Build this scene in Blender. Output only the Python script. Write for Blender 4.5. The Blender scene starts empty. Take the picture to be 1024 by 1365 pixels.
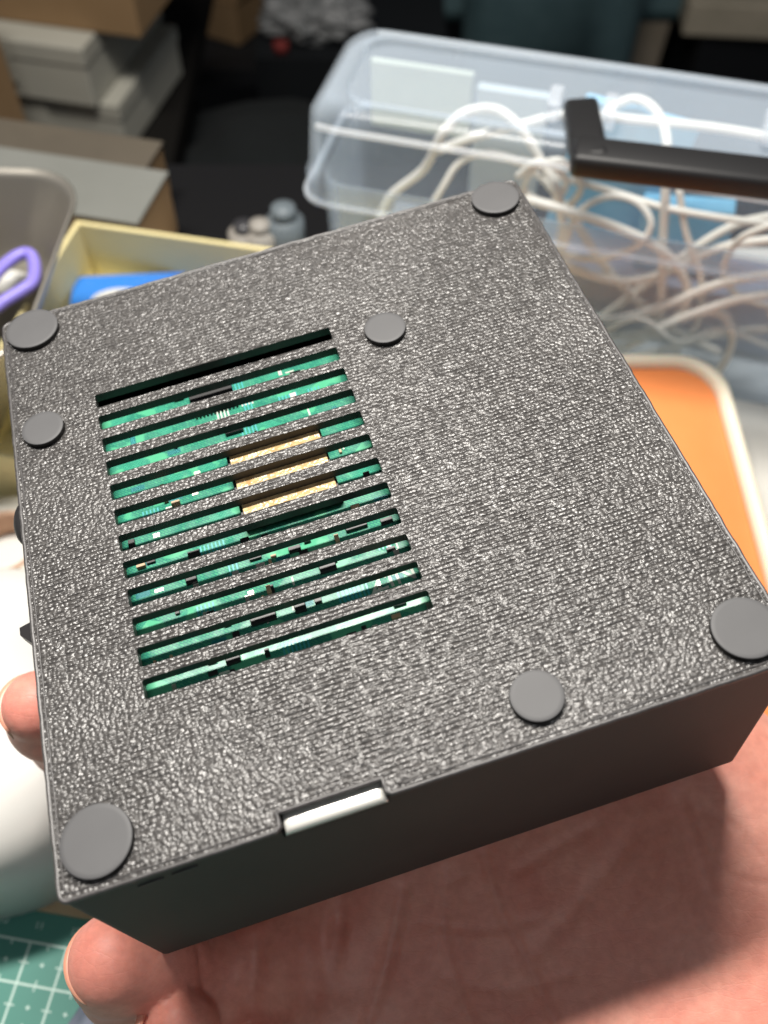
import bpy, bmesh, math, random
import numpy as np
from mathutils import Vector, Matrix
from mathutils.geometry import tessellate_polygon
random.seed(7); rng = np.random.RandomState(7)
S = bpy.context.scene
C = S.collection

# ------------------------------------------------------------ camera, world, lamps, exposure
H = 0.272                                   # camera height above the desk (metres)
PITCH = math.radians(55.0)                  # looking down by this much
FPX = 1258.6                                # focal length in photo pixels (1024 wide)
cam = bpy.data.objects.new('camera', bpy.data.cameras.new('camera'))
C.objects.link(cam); S.camera = cam
cam.location = (0, 0, H); cam.rotation_euler = (math.pi/2 - PITCH, 0, 0)
cam.data.sensor_fit = 'HORIZONTAL'; cam.data.sensor_width = 36.0
cam.data.lens = FPX/1024*36.0
cam.data.clip_start = 0.005; cam.data.clip_end = 50
cam.data.dof.use_dof = True; cam.data.dof.focus_distance = 0.166; cam.data.dof.aperture_fstop = 18.5
w = bpy.data.worlds.new('World'); S.world = w; w.use_nodes = True
w.node_tree.nodes['Background'].inputs[0].default_value = (0.95, 1.0, 1.08, 1)
w.node_tree.nodes['Background'].inputs[1].default_value = 0.085
S.view_settings.view_transform = 'Standard'; S.view_settings.look = 'None'
S.view_settings.exposure = 0.0; S.view_settings.gamma = 1.0
S.cycles.transparent_max_bounces = 32
S.cycles.max_bounces = 10

# the LED bar of the desk lamp, about 50 cm above the case and beyond its far edge
LAMP_P = (-0.0788, 0.2845, 0.639); LAMP_ROT = 0.29; LAMP_L = 0.34; LAMP_W = 0.045; LAMP_E = 7.8
_l = bpy.data.lights.new('desk_lamp_light', 'AREA'); _l.shape = 'RECTANGLE'; _l.size = LAMP_L; _l.size_y = LAMP_W
_l.energy = LAMP_E; _l.color = (1.0, 0.95, 0.88)
_o = bpy.data.objects.new('desk_lamp_light', _l); C.objects.link(_o); _o.location = LAMP_P
_o.rotation_euler = (-0.45, 0, LAMP_ROT)

# added panel light, unseen above and behind the camera, brightening the connector's reflection
_l = bpy.data.lights.new('added_panel_light', 'AREA'); _l.shape = 'RECTANGLE'; _l.size = .42; _l.size_y = .34
_l.energy = 2.0; _l.color = (0.97, 0.98, 1.0)
_o = bpy.data.objects.new('added_panel_light', _l); C.objects.link(_o); _o.location = (.14, -.37, 1.33)
_o.rotation_euler = (Vector((0, .1, .13))-Vector((.14, -.37, 1.33))).to_track_quat('-Z', 'Y').to_euler()

# ------------------------------------------------------------ coordinates
_sp, _cp = math.sin(PITCH), math.cos(PITCH)
def ray(px, py):
    x = (px-512)/FPX; y = (py-682.5)/FPX
    return Vector((x, -_sp*y+_cp, -_cp*y-_sp))
def at(px, py, z):
    """world point where the photograph's pixel meets the horizontal plane at height z"""
    r = ray(px, py); return Vector((0, 0, H)) + r*((z-H)/r.z)
def atY(px, py, n, p0):
    """world point where the pixel meets the plane through p0 with normal n"""
    r = ray(px, py); o = Vector((0, 0, H)); n = Vector(n)
    return o + r*((Vector(p0)-o).dot(n)/r.dot(n))
def cv(x, y, z): return Vector((x, -_sp*y+_cp*z, H*1000-_cp*y-_sp*z))*0.001
RB = [[0.95264106, 0.28700702, 0.10050858], [-0.29425754, 0.78661575, 0.54281504], [0.07673009, -0.5466833, 0.83381644]]
TB = (-80.82, -39.634, 199.325)
O_ = cv(*TB)
U_ = (cv(*[TB[i]+RB[i][0] for i in range(3)])-O_).normalized()
V_ = (cv(*[TB[i]+RB[i][1] for i in range(3)])-O_).normalized()
N_ = (cv(*[TB[i]+RB[i][2] for i in range(3)])-O_).normalized()
# case frame: x right along the face, y = -V (away from viewer), z = -N (out of the face), origin at far left corner, metres
MB_ = Matrix((U_, -V_, -N_)).transposed().to_4x4(); MB_.translation = O_
W_, H_, D_ = 115.0, 121.1, 49.3

# ------------------------------------------------------------ helpers
def new_mat(name, col=(.5,.5,.5), rough=.5, metal=0, spec=.5, **kw):
    m = bpy.data.materials.new(name); m.use_nodes = True
    b = m.node_tree.nodes['Principled BSDF']
    b.inputs['Base Color'].default_value = (*col, 1); b.inputs['Roughness'].default_value = rough
    b.inputs['Metallic'].default_value = metal; b.inputs['Specular IOR Level'].default_value = spec
    for k, v in kw.items(): b.inputs[k.replace('_', ' ')].default_value = v
    return m
class NT:
    def __init__(s, m): s.t = m.node_tree; s.n = s.t.nodes; s.b = s.n['Principled BSDF']
    def add(s, typ, ins=None, **props):
        n = s.n.new(typ)
        for k, v in props.items(): setattr(n, k, v)
        for k, v in (ins or {}).items():
            if isinstance(v, bpy.types.NodeSocket): s.t.links.new(v, n.inputs[k])
            else: n.inputs[k].default_value = v
        return n
    def link(s, a, b): s.t.links.new(a, b)
    def math(s, op, a, b=0.0, c=0.0):
        n = s.n.new('ShaderNodeMath'); n.operation = op
        for i, v in enumerate((a, b, c)):
            if isinstance(v, bpy.types.NodeSocket): s.t.links.new(v, n.inputs[i])
            else: n.inputs[i].default_value = v
        return n.outputs[0]
    def coord(s, scale=(1,1,1), rot=(0,0,0)):
        tc = s.add('ShaderNodeTexCoord'); mp = s.add('ShaderNodeMapping', {'Vector': tc.outputs['Object'], 'Scale': scale, 'Rotation': rot})
        return mp.outputs[0]
    def noise(s, vec, scale, detail=2, rough=.5):
        return s.add('ShaderNodeTexNoise', {'Vector': vec, 'Scale': scale, 'Detail': detail, 'Roughness': rough}).outputs['Fac']
    def ramp(s, f, stops):
        r = s.add('ShaderNodeValToRGB', {'Fac': f}); e = r.color_ramp.elements
        while len(e) < len(stops): e.new(.5)
        for i, (p, c) in enumerate(stops): e[i].position = p; e[i].color = (*c, 1) if len(c) == 3 else c
        return r.outputs[0]
    def bump(s, h, strength, dist, prev=None):
        ins = {'Height': h, 'Strength': strength, 'Distance': dist}
        if prev is not None: ins['Normal'] = prev
        return s.add('ShaderNodeBump', ins).outputs[0]
def varied(name, c1, c2, scale, rough=.6, bump=0, bscale=None, **kw):
    m = new_mat(name, c1, rough, **kw); n = NT(m); v = n.coord()
    f = n.noise(v, scale, 4, .6)
    n.link(n.ramp(f, [(.3, c1), (.7, c2)]), n.b.inputs['Base Color'])
    if bump: n.link(n.bump(n.noise(v, bscale or scale*6, 3), .6, bump), n.b.inputs['Normal'])
    return m

def mesh_obj(name, bm, mat, parent=None, smooth=False, M=None):
    me = bpy.data.meshes.new(name); bm.to_mesh(me); bm.free()
    return link(name, me, mat, parent, smooth, M)
def link(name, me, mat, parent=None, smooth=False, M=None):
    o = bpy.data.objects.new(name, me); C.objects.link(o)
    for m_ in (mat if isinstance(mat, (list, tuple)) else [mat]): me.materials.append(m_)
    if parent: o.parent = parent
    if M is not None: o.matrix_local = M
    if smooth:
        for p in me.polygons: p.use_smooth = True
    return o
def empty(name, loc=(0,0,0), M=None, rz=0):
    o = bpy.data.objects.new(name, None); C.objects.link(o); o.empty_display_size = .01
    if M is not None: o.matrix_world = M
    else: o.location = loc; o.rotation_euler = (0, 0, rz)
    return o
def tag(o, label=None, cat=None, group=None, kind=None):
    if label: o['label'] = label
    if cat: o['category'] = cat
    if group: o['group'] = group
    if kind: o['kind'] = kind
    return o
def box(bm, x0, x1, y0, y1, z0, z1, bev=0, seg=2, M=None):
    b2 = bmesh.new()
    bmesh.ops.create_cube(b2, size=1)
    for v in b2.verts:
        v.co = Vector((x0 if v.co.x < 0 else x1, y0 if v.co.y < 0 else y1, z0 if v.co.z < 0 else z1))
    if bev: bmesh.ops.bevel(b2, geom=list(b2.edges), offset=bev, segments=seg, affect='EDGES', profile=.5)
    if M is not None: b2.transform(M)
    me = bpy.data.meshes.new('t'); b2.to_mesh(me); b2.free(); bm.from_mesh(me); bpy.data.meshes.remove(me)
def bx(*a, **k):
    bm = bmesh.new(); box(bm, *a, **k); return bm
def rrect(x0, x1, y0, y1, r, seg=6):
    pts = []
    for cx, cy, a in ((x1-r, y1-r, 0), (x0+r, y1-r, 90), (x0+r, y0+r, 180), (x1-r, y0+r, 270)):
        for i in range(seg+1):
            t = math.radians(a+90*i/seg); pts.append((cx+r*math.cos(t), cy+r*math.sin(t)))
    return pts
def loft(rings, close_bottom=True, close_top=True, loop=False):
    """rings: list of equal length point lists (closed loops)"""
    bm = bmesh.new(); R = [[bm.verts.new(p) for p in r] for r in rings]; n = len(R[0])
    K = len(R) if loop else len(R)-1
    for i in range(K):
        a, b = R[i], R[(i+1) % len(R)]
        for j in range(n): bm.faces.new((a[j], a[(j+1) % n], b[(j+1) % n], b[j]))
    if not loop and close_bottom: bm.faces.new(R[0][::-1])
    if not loop and close_top: bm.faces.new(R[-1])
    bmesh.ops.recalc_face_normals(bm, faces=bm.faces)
    return bm
def smooth_path(pts, n=8):
    P = [Vector(p) for p in pts]; P = [P[0]*2-P[1]]+P+[P[-1]*2-P[-2]]; out = []
    for i in range(1, len(P)-2):
        a, b, c, d = P[i-1:i+3]
        for k in range(n):
            t = k/n
            out.append(.5*((2*b)+(c-a)*t+(2*a-5*b+4*c-d)*t*t+(3*b-a-3*c+d)*t**3))
    out.append(P[-2]); return out
def tube(bm, path, r, seg=10, closed=False, rx=None):
    n = len(path); prev = None; rings = []
    for i, p in enumerate(path):
        a = path[(i-1) % n] if (closed or i) else p; b = path[(i+1) % n] if (closed or i < n-1) else p
        t = (Vector(b)-Vector(a)).normalized()
        if prev is None: prev = Vector((0,0,1)) if abs(t.z) < .9 else Vector((1,0,0))
        u = (prev - t*prev.dot(t)).normalized(); prev = u; v = t.cross(u)
        rr = r(i/n) if callable(r) else r
        rings.append([bm.verts.new(Vector(p)+u*math.cos(2*math.pi*k/seg)*rr+v*math.sin(2*math.pi*k/seg)*(rx or rr)) for k in range(seg)])
    for i in range(n if closed else n-1):
        a, b = rings[i], rings[(i+1) % n]
        for k in range(seg): bm.faces.new((a[k], a[(k+1) % seg], b[(k+1) % seg], b[k]))
    if not closed: bm.faces.new(rings[0][::-1]); bm.faces.new(rings[-1])
    bmesh.ops.recalc_face_normals(bm, faces=bm.faces)

# ------------------------------------------------------------ case materials
def face_material():
    m = new_mat('printed_face', (.075, .07, .067), .36, spec=.8); n = NT(m)
    v = n.coord((1000, 1000, 1000))                    # millimetres
    warp = n.add('ShaderNodeTexNoise', {'Vector': v, 'Scale': .9, 'Detail': 2})
    vv = n.add('ShaderNodeMixRGB', {'Fac': .3, 'Color1': v, 'Color2': warp.outputs['Color']}, blend_type='ADD').outputs[0]
    # worm-like pebbled texture pressed in by the print sheet
    g1 = n.noise(vv, 1.2, 2, .55)
    ridge = n.math('SUBTRACT', 1.0, n.math('MULTIPLY', n.math('ABSOLUTE', n.math('SUBTRACT', g1, .5)), 7.0))
    ridge = n.math('MAXIMUM', ridge, 0.0)
    vor = n.add('ShaderNodeTexVoronoi', {'Vector': vv, 'Scale': 1.45, 'Randomness': .9, 'Smoothness': .35}, feature='SMOOTH_F1')
    peb = n.math('SUBTRACT', 1.0, n.math('POWER', vor.outputs['Distance'], 1.6))
    # filament lines, slightly oblique, fading in and out over the face
    sep = n.add('ShaderNodeSeparateXYZ', {'Vector': n.coord((1000,1000,1000), (0,0,math.radians(-1.2)))})
    wob = n.noise(v, .5, 2)
    sn = n.math('ABSOLUTE', n.math('SINE', n.math('ADD', n.math('MULTIPLY', sep.outputs['Y'], math.pi/.82), n.math('MULTIPLY', wob, 1.6))))
    groove = n.math('POWER', n.math('SUBTRACT', 1.0, sn), 2.5)
    area = n.ramp(n.noise(v, .028, 2), [(.36, (.12,.12,.12)), (.56, (1,1,1))])
    brk = n.ramp(n.noise(v, .55, 1), [(.38, (.1,.1,.1)), (.52, (1,1,1))])
    ln = n.math('MULTIPLY', n.math('MULTIPLY', groove, area), n.math('MULTIPLY', brk, -.8))
    h = n.math('ADD', n.math('ADD', n.math('MULTIPLY', ridge, .14), n.math('MULTIPLY', peb, 1.0)), ln)
    fine = n.noise(v, 4.5, 2)
    b1 = n.bump(h, 1.0, .00021)
    b2 = n.bump(fine, .2, .00003, b1)
    n.link(b2, n.b.inputs['Normal']); n.b.inputs['Specular IOR Level'].default_value = .55
    n.link(n.ramp(g1, [(.35, (.046,.0435,.0425)), (.65, (.08,.0755,.0725))]), n.b.inputs['Base Color'])
    n.link(n.math('ADD', .23, n.math('MULTIPLY', n.noise(v, .7, 2), .14)), n.b.inputs['Roughness'])
    return m
def side_material():
    m = new_mat('printed_side', (.05, .045, .041), .6, spec=.3); n = NT(m)
    v = n.coord((1000,1000,1000)); sep = n.add('ShaderNodeSeparateXYZ', {'Vector': v})
    ln = n.math('SINE', n.math('MULTIPLY', sep.outputs['Z'], 2*math.pi/.4))
    h = n.math('ADD', n.math('MULTIPLY', ln, .35), n.noise(v, .8, 2))
    n.link(n.bump(h, .5, .00006), n.b.inputs['Normal'])
    n.link(n.ramp(n.noise(v, .06, 3), [(.3, (.044,.039,.036)), (.7, (.056,.050,.045))]), n.b.inputs['Base Color'])
    return m
M_face, M_side = face_material(), side_material()
M_rim = varied('printed_rim', (.035,.033,.033), (.075,.07,.07), 900, .42, .00004, 2500, spec=.6)
M_slotwall = new_mat('slot_wall', (.03,.028,.027), .55)
M_pad = varied('rubber_pad', (.074,.074,.077), (.086,.086,.089), 60, .58, .00001, 6000, spec=.45)
M_padshade = new_mat('rubber_pad_shade', (.02,.019,.018), .6)  # shadow on the pad sides, put into a darker copy of the rubber
M_button = new_mat('black_plastic', (.02,.019,.02), .42)
M_steel = new_mat('connector_shell', (.86,.85,.79), .28, .25, .8)

# ------------------------------------------------------------ the case
mm = .001
case = empty('electronics_case', M=MB_)
tag(case, 'square dark grey 3D printed case held upside down with vent slots and round pads', 'electronics case')
SX0, SX1 = 16.8, 64.9
slots = [(-(27.5+5.76*i), -(27.5+5.76*i+3.5)) for i in range(12)]      # local y of far, near edge
NX0, NX1, NV = 32.7, 49.0, 118.5                                      # notch in the front edge
NZ = 3.3
def outline(ins, zc=None):
    """outer outline of the face (counter-clockwise), with the notch"""
    r = 1.6; x0, x1, y0, y1 = ins, W_-ins, -H_+ins, -ins
    pts = [p for p in rrect(x0, x1, y0, y1, max(r-ins, .4), 5)]
    # rrect order: top right, top left, bottom left, bottom right; insert the notch between bottom left and bottom right
    k = 18
    nt = [(NX0-.6+ins*.0, y0), (NX0, y0+.5), (NX0, -NV+ins), (NX1, -NV+ins), (NX1, y0+.5), (NX1+.6, y0)]
    return pts[:k]+nt+pts[k:]
def slot_loop(far, near, ins=0):
    p = rrect(SX0-ins, SX1+ins, near-ins, far+ins, .45+ins, 3); return p
def make_plate():
    bm = bmesh.new()
    out_top = outline(.35); holes = [slot_loop(a, b) for a, b in slots]
    loops = [[Vector((x, y, 0)) for x, y in out_top]]+[[Vector((x, y, 0)) for x, y in h] for h in holes]
    flat = [p for l in loops for p in l]
    vs = [bm.verts.new(p*mm) for p in flat]
    for t in tessellate_polygon(loops):
        try: bm.faces.new([vs[i] for i in t])
        except ValueError: pass
    for f in bm.faces: f.material_index = 0
    bmesh.ops.recalc_face_normals(bm, faces=bm.faces)
    for f in bm.faces:
        if f.normal.z < 0: f.normal_flip()
    # slot walls 1.8 mm deep
    off = len(out_top)
    for h in holes:
        n = len(h); top = vs[off:off+n]; off += n
        rim = [bm.verts.new(Vector((x, y, -2.0))*mm) for x, y in h]
        for j in range(n):
            f = bm.faces.new((top[j], top[(j+1) % n], rim[(j+1) % n], rim[j])); f.material_index = 1
    # underside
    loops2 = [[Vector((x, y, 0)) for x, y in outline(1.9)]]+[[Vector((x, y, 0)) for x, y in h] for h in holes]
    fl2 = [p for l in loops2 for p in l]; vb = [bm.verts.new(Vector((p.x, p.y, -2.0))*mm) for p in fl2]
    for t in tessellate_polygon(loops2):
        try: f = bm.faces.new([vb[i] for i in t][::-1]); f.material_index = 1
        except ValueError: pass
    return bm
plate = mesh_obj('face_plate', make_plate(), [M_face, M_slotwall], case)
# raised bead around the edge of the face, slightly uneven like a first layer
def rim_bead():
    bm = bmesh.new(); pts = outline(.35); dense = []
    n = len(pts)
    for i in range(n):
        a, b = Vector(pts[i]), Vector(pts[(i+1) % n]); L = (b-a).length; k = max(1, int(L/.8))
        for j in range(k): dense.append(a+(b-a)*(j/k))
    ofs = [0, .35, .35, .12]; zs = [.0, -.02, -.55, -.8]
    rings = []
    N = len(dense)
    cen = Vector((W_/2, -H_/2))
    nrm = []
    for i in range(N):
        t = (dense[(i+1) % N]-dense[i-1]).normalized(); nrm.append(Vector((t.y, -t.x)))
    jit = [rng.uniform(-.1, .13) for _ in range(N)]
    jit = [(jit[i-1]+jit[i]*2+jit[(i+1) % N])/4 for i in range(N)]
    prof = [(-.25, .0), (-.05, .13), (.22, .12), (.42, -.1), (.42, -.55), (.2, -.8)]
    for o, z in prof:
        rings.append([Vector((dense[i].x+nrm[i].x*(o+jit[i]*.7), dense[i].y+nrm[i].y*(o+jit[i]*.7), z+jit[i]*.5))*mm for i in range(N)])
    b = loft(rings, False, False); return b
mesh_obj('edge_bead', rim_bead(), M_rim, case, True)
# second, inner perimeter line: a shallow raised filament
def inner_line():
    bm = bmesh.new(); pts = rrect(1.15, W_-1.15, -H_+1.15, -1.15, 1.2, 4); P = []
    n = len(pts)
    for i in range(n):
        a, b = Vector(pts[i]), Vector(pts[(i+1) % n]); k = max(1, int((b-a).length/1.2))
        for j in range(k):
            q = a+(b-a)*(j/k)
            P.append(q)
    segs = [[]]
    for q in P:
        if NX0-1.2 < q.x < NX1+1.2 and q.y < -100: 
            if segs[-1]: segs.append([])
            continue
        segs[-1].append(Vector((q.x+rng.uniform(-.04,.04), q.y+rng.uniform(-.04,.04), .0+rng.uniform(-.02,.05)))*mm)
    for s in segs:
        if len(s) > 2: tube(bm, s, .16*mm, 6)
    return bm
mesh_obj('perimeter_line', inner_line(), M_rim, case, True)
# side walls
def make_shell():
    bm = bmesh.new()
    o = rrect(0.15, W_-.15, -H_+.15, -.15, 1.5, 5)
    o = o[:18]+[(NX0, -H_+.15), (NX0, -H_+.15), (NX1, -H_+.15), (NX1, -H_+.15)]+o[18:]
    n = len(o)
    def ring(z, zn, s=0): 
        out = []
        for i, (x, y) in enumerate(o):
            zz = zn if i in (19, 20) else z
            cx, cy = W_/2, -H_/2
            out.append(Vector((x+(cx-x)*s, y+(cy-y)*s, zz))*mm)
        return out
    rings = [ring(-.7, -NZ), ring(-6, -6), ring(-D_+1.2, -D_+1.2), ring(-D_+.3, -D_+.3, .006), ring(-D_, -D_, .018)]
    R = [[bm.verts.new(p) for p in r] for r in rings]
    for i in range(len(R)-1):
        for j in range(n):
            k = (j+1) % n
            if (R[i][j].co-R[i][k].co).length < 1e-9 and (R[i+1][j].co-R[i+1][k].co).length < 1e-9: continue
            bm.faces.new((R[i][j], R[i][k], R[i+1][k], R[i+1][j]))
    bm.faces.new(R[-1])
    # inner wall
    t = 1.6
    i_ = rrect(t, W_-t, -H_+t, -t, .6, 5)
    A = [bm.verts.new(Vector((x, y, -2.05))*mm) for x, y in i_]; B = [bm.verts.new(Vector((x, y, -D_+2))*mm) for x, y in i_]
    for j in range(len(A)): bm.faces.new((A[j], B[j], B[(j+1) % len(A)], A[(j+1) % len(A)]))
    bm.faces.new(B)
    bmesh.ops.remove_doubles(bm, verts=bm.verts, dist=1e-7)
    return bm
mesh_obj('side_walls', make_shell(), M_side, case)
# the notch: cheeks, and the metal shell behind it
for xx, sgn in ((NX0, -1), (NX1, 1)):
    b = bmesh.new(); a0, a1 = sorted((xx+sgn*.02, xx+sgn*.9))
    box(b, a0*mm, a1*mm, -(H_-.25)*mm, -NV*mm, -5.0*mm, -.72*mm)
    mesh_obj('notch_cheek', b, M_button, case)
# metal connector shell behind the notch, its rounded edge facing out
def connector():
    rings = []
    x0, x1 = NX0+.35, NX1-.15
    prof = []
    prof = [(NV-1.0, -2.02), (NV-.2, -2.02), (NV+.1, -1.45), (NV+.7, -1.3), (NV+1.3, -1.3), (NV+1.9, -1.42), (NV+2.3, -1.7), (NV+2.55, -2.15), (H_-.2, -2.8),
            (H_-.22, -4.2), (NV-1.0, -4.3)]
    xs = [x0, x0+.15, x0+.5, x0+1.2, (x0+x1)/2, x1-1.2, x1-.5, x1-.15, x1]
    sc = [.3, .7, .93, 1, 1, 1, .93, .7, .3]
    for x, s in zip(xs, sc):
        rings.append([Vector((x, -v, -3.5+(z+3.5)*s))*mm for v, z in prof])
    return loft(rings)
mesh_obj('connector_shell', connector(), M_steel, case, True)
# snap hooks printed through the front wall
def hook(x0, z, slope):
    b = bmesh.new()
    pts = smooth_path([Vector((x0, 0, z-.25)), Vector((x0+1.6, 0, z+.02)), Vector((x0+3.2, 0, z+.12)), Vector((x0+3.9, 0, z-.12))], 4)
    tube(b, [Vector((p.x, -(H_-.12), p.z))*mm for p in pts], lambda t: (.36-.3*abs(t-.5))*mm, 6)
    return b
mesh_obj('clip_slit', hook(10.6, -3.1, 0), M_button, case)
mesh_obj('clip_slit', hook(15.8, -2.7, 0), M_button, case)
# pads
def pad(x, v, d, hgt):
    r = d/2; seg = 56
    def rg(rad, z): return [Vector((rad*math.cos(2*math.pi*k/seg), rad*math.sin(2*math.pi*k/seg), z))*mm for k in range(seg)]
    bm = loft([rg(r, 0), rg(r, hgt-.12), rg(r-.03, hgt-.04), rg(r-.11, hgt), rg(r-.8, hgt+.004)])
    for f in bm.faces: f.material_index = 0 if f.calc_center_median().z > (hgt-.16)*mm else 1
    o = mesh_obj('rubber_pad', bm, [M_pad, M_padshade], case, True, Matrix.Translation(Vector((x, -v, .02))*mm))
    return o
for i, (x, v, d) in enumerate([(6.6,5.1,10.9),(108.6,5.3,10.3),(108.6,114.2,10.4),(6.8,114.1,10.8),(6.3,33.0,8.1),(75.2,33.0,8.2),(74.7,114.1,8.3)]):
    o = pad(x, v, d, 1.15)
    o['label'] = 'large round grey pad near a corner' if i < 4 else 'small round grey pad'
# buttons on the left wall
b = bmesh.new(); bmesh.ops.create_uvsphere(b, u_segments=20, v_segments=12, radius=1)
for v in b.verts: v.co = Vector((v.co.x*2.5, v.co.y*5.2, v.co.z*1.9))*mm
mesh_obj('side_button', b, M_button, case, True, Matrix.Translation(Vector((.2, -51.0, -3.0))*mm))
b = loft([[Vector(p)*mm for p in r] for r in ([(0.5,-3.4,-3),(0.5,2.6,-3),(0.5,2.6,1.5),(0.5,-3.4,1.5)], [(-3.0,.9,-1.5),(-3.0,2.4,-1.5),(-3.0,2.4,.6),(-3.0,.9,.6)])])
mesh_obj('slide_switch', b, M_button, case, False, Matrix.Translation(Vector((.1, -75.0, -3.4))*mm))

# ---- circuit board under the slots
PZ = -5.4
M_pcb = new_mat('solder_mask', (.02,.30,.17), .28, spec=.3); n = NT(M_pcb); v = n.coord((1000,1000,1000))
tr = n.add('ShaderNodeTexBrick', {'Vector': n.coord((1000,1000,1000), (0,0,.78)), 'Scale': .55, 'Mortar Size': .035, 'Color1': (.06,.33,.18,1), 'Color2': (.035,.22,.135,1), 'Mortar': (.02,.15,.14,1)})
tr2 = n.add('ShaderNodeTexBrick', {'Vector': n.coord((1000,1000,1000), (0,0,.0)), 'Scale': .8, 'Mortar Size': .05, 'Color1': (.075,.40,.23,1), 'Color2': (.055,.30,.17,1), 'Mortar': (.02,.20,.16,1)})
pn = n.ramp(n.noise(v, .12, 1), [(.45, (0,0,0)), (.47, (1,1,1))])
pn2 = n.ramp(n.noise(v, .2, 2), [(.5, (0,0,0)), (.52, (1,1,1))])
m1 = n.add('ShaderNodeMixRGB', {'Fac': pn2, 'Color1': (.08,.39,.22,1), 'Color2': tr2.outputs['Color']})
mx = n.add('ShaderNodeMixRGB', {'Fac': pn, 'Color1': m1.outputs[0], 'Color2': tr.outputs['Color']})
n.link(mx.outputs[0], n.b.inputs['Base Color'])
n.link(n.ramp(n.noise(v, .3, 2), [(.4, (.14,.14,.14)), (.6, (.3,.3,.3))]), n.b.inputs['Roughness'])
n.link(n.bump(n.noise(v, .5, 2), .3, .00004), n.b.inputs['Normal'])
M_silk = new_mat('silkscreen', (.52,.58,.50), .5)
M_gold = varied('kapton_tan', (.34,.20,.075), (.68,.50,.26), 520, .25, .0014, 460)
M_chip = new_mat('chip_black', (.015,.015,.016), .4)
M_tin = new_mat('tinned_pad', (.8,.78,.7), .3, .9)
M_teal = new_mat('trace_teal', (.03,.33,.34), .35)
M_cer = new_mat('ceramic_tan', (.45,.33,.2), .5)
bm = bx(13*mm, 70*mm, -100*mm, -25.6*mm, (PZ-1.6)*mm, PZ*mm, bev=.2*mm)
pcb = mesh_obj('circuit_board', bm, M_pcb, case)
inner = bx(2.2*mm, (W_-2.2)*mm, -(H_-2.2)*mm, -2.2*mm, -20*mm, -19*mm)
mesh_obj('inner_floor', inner, M_slotwall, case)
def comp(name, x, v, w_, h_, z, mat, lab=None, bev=.1):
    bm = bx((x-w_/2)*mm, (x+w_/2)*mm, -(v+h_/2)*mm, -(v-h_/2)*mm, (PZ+.02)*mm, (PZ+z)*mm, bev=bev*mm, seg=1)
    o = mesh_obj(name, bm, mat, pcb)
    return o
# the tan taped block spanning three slots, standing on a black frame
comp('connector_body', 47.6, 57.0, 18.4, 17.4, 2.7, M_chip)
comp('taped_block', 47.7, 57.2, 17.4, 16.2, 3.36, M_gold)
comp('chip', 38.5, 32.6, 8.8, 5.0, 1.1, M_chip)
pm = bmesh.new()
for i in range(12):
    x = 34.6+i*.75
    box(pm, (x-.2)*mm, (x+.2)*mm, -36.3*mm, -35.0*mm, (PZ+.02)*mm, (PZ+.5)*mm)
mesh_obj('chip_pins', pm, M_chip, pcb)
for cx_, cv_, cw_, ch_ in ((41, 41.5, 3.6, 2.4), (32, 29.6, 2.0, 1.2), (57.5, 71, 4, 2.5), (37.5, 83.5, 4.5, 2.6), (50.5, 78, 3, 2), (31, 89.5, 2.5, 2), (44, 84, 2.0, 2), (27, 72, 2, 2)):
    comp('chip', cx_, cv_, cw_, ch_, .8, M_chip)
kinds = [('capacitor', M_cer, 1.6, .8, .8), ('resistor', M_chip, 1.6, .8, .5), ('solder_pad', M_tin, 1.2, 1.0, .06), ('capacitor', M_cer, 1.0, .5, .5),
         ('solder_pad', M_silk, 1.8, .35, .03), ('solder_pad', M_tin, .7, 1.6, .06), ('trace', M_teal, 2.6, 1.1, .02), ('resistor', M_chip, 2.2, 1.2, .6)]
R2 = random.Random(11)
for i in range(230):
    nm, mt, w_, h_, z = kinds[R2.randrange(len(kinds))]
    x, v = R2.uniform(17, 65), R2.uniform(27, 98)
    if abs(x-47.5) < 11 and abs(v-57) < 10: continue
    if abs(x-38.5) < 6 and abs(v-34) < 4: continue
    if z > .3 and v < 66 and R2.random() < .55: continue
    if nm == 'capacitor' or nm == 'resistor':
        pass
    if R2.random() < .4: w_, h_ = h_, w_
    comp(nm, x, v, w_, h_, z, mt, bev=.04)
for k in range(26):                                 # groups of fine copper stripes
    x, v = R2.uniform(20, 60), R2.uniform(29, 96)
    bm = bmesh.new()
    for j in range(R2.randint(3, 7)):
        box(bm, (x+j*.7)*mm, (x+j*.7+.3)*mm, -(v+1.4)*mm, -(v-1.4)*mm, (PZ+.005)*mm, (PZ+.03+.001*k)*mm)
    if not (abs(x-47.5) < 13 and abs(v-57) < 11): mesh_obj('trace', bm, M_silk if k % 7 == 0 else M_teal, pcb)
    else: bm.free()
def text_mesh(name, s, size, mat, parent, M, sx=1, ext=.0):
    cu = bpy.data.curves.new(name, 'FONT'); cu.body = s; cu.size = size; cu.align_x = 'CENTER'; cu.align_y = 'CENTER'; cu.extrude = ext
    t = bpy.data.objects.new('tmp', cu); C.objects.link(t)
    dg = bpy.context.evaluated_depsgraph_get(); me = bpy.data.meshes.new_from_object(t.evaluated_get(dg))
    bpy.data.objects.remove(t)
    return link(name, me, mat, parent, False, M)
text_mesh('silkscreen_text', 'ZIN', 5.2*mm, M_silk, pcb, Matrix.Translation(Vector((60.5, -83.8, PZ+.05))*mm) @ Matrix.Rotation(.05, 4, 'Z'), ext=.00002)
text_mesh('silkscreen_text', '31', 3.0*mm, M_silk, pcb, Matrix.Translation(Vector((62.5, -77.6, PZ+.05))*mm), ext=.00002)

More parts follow.
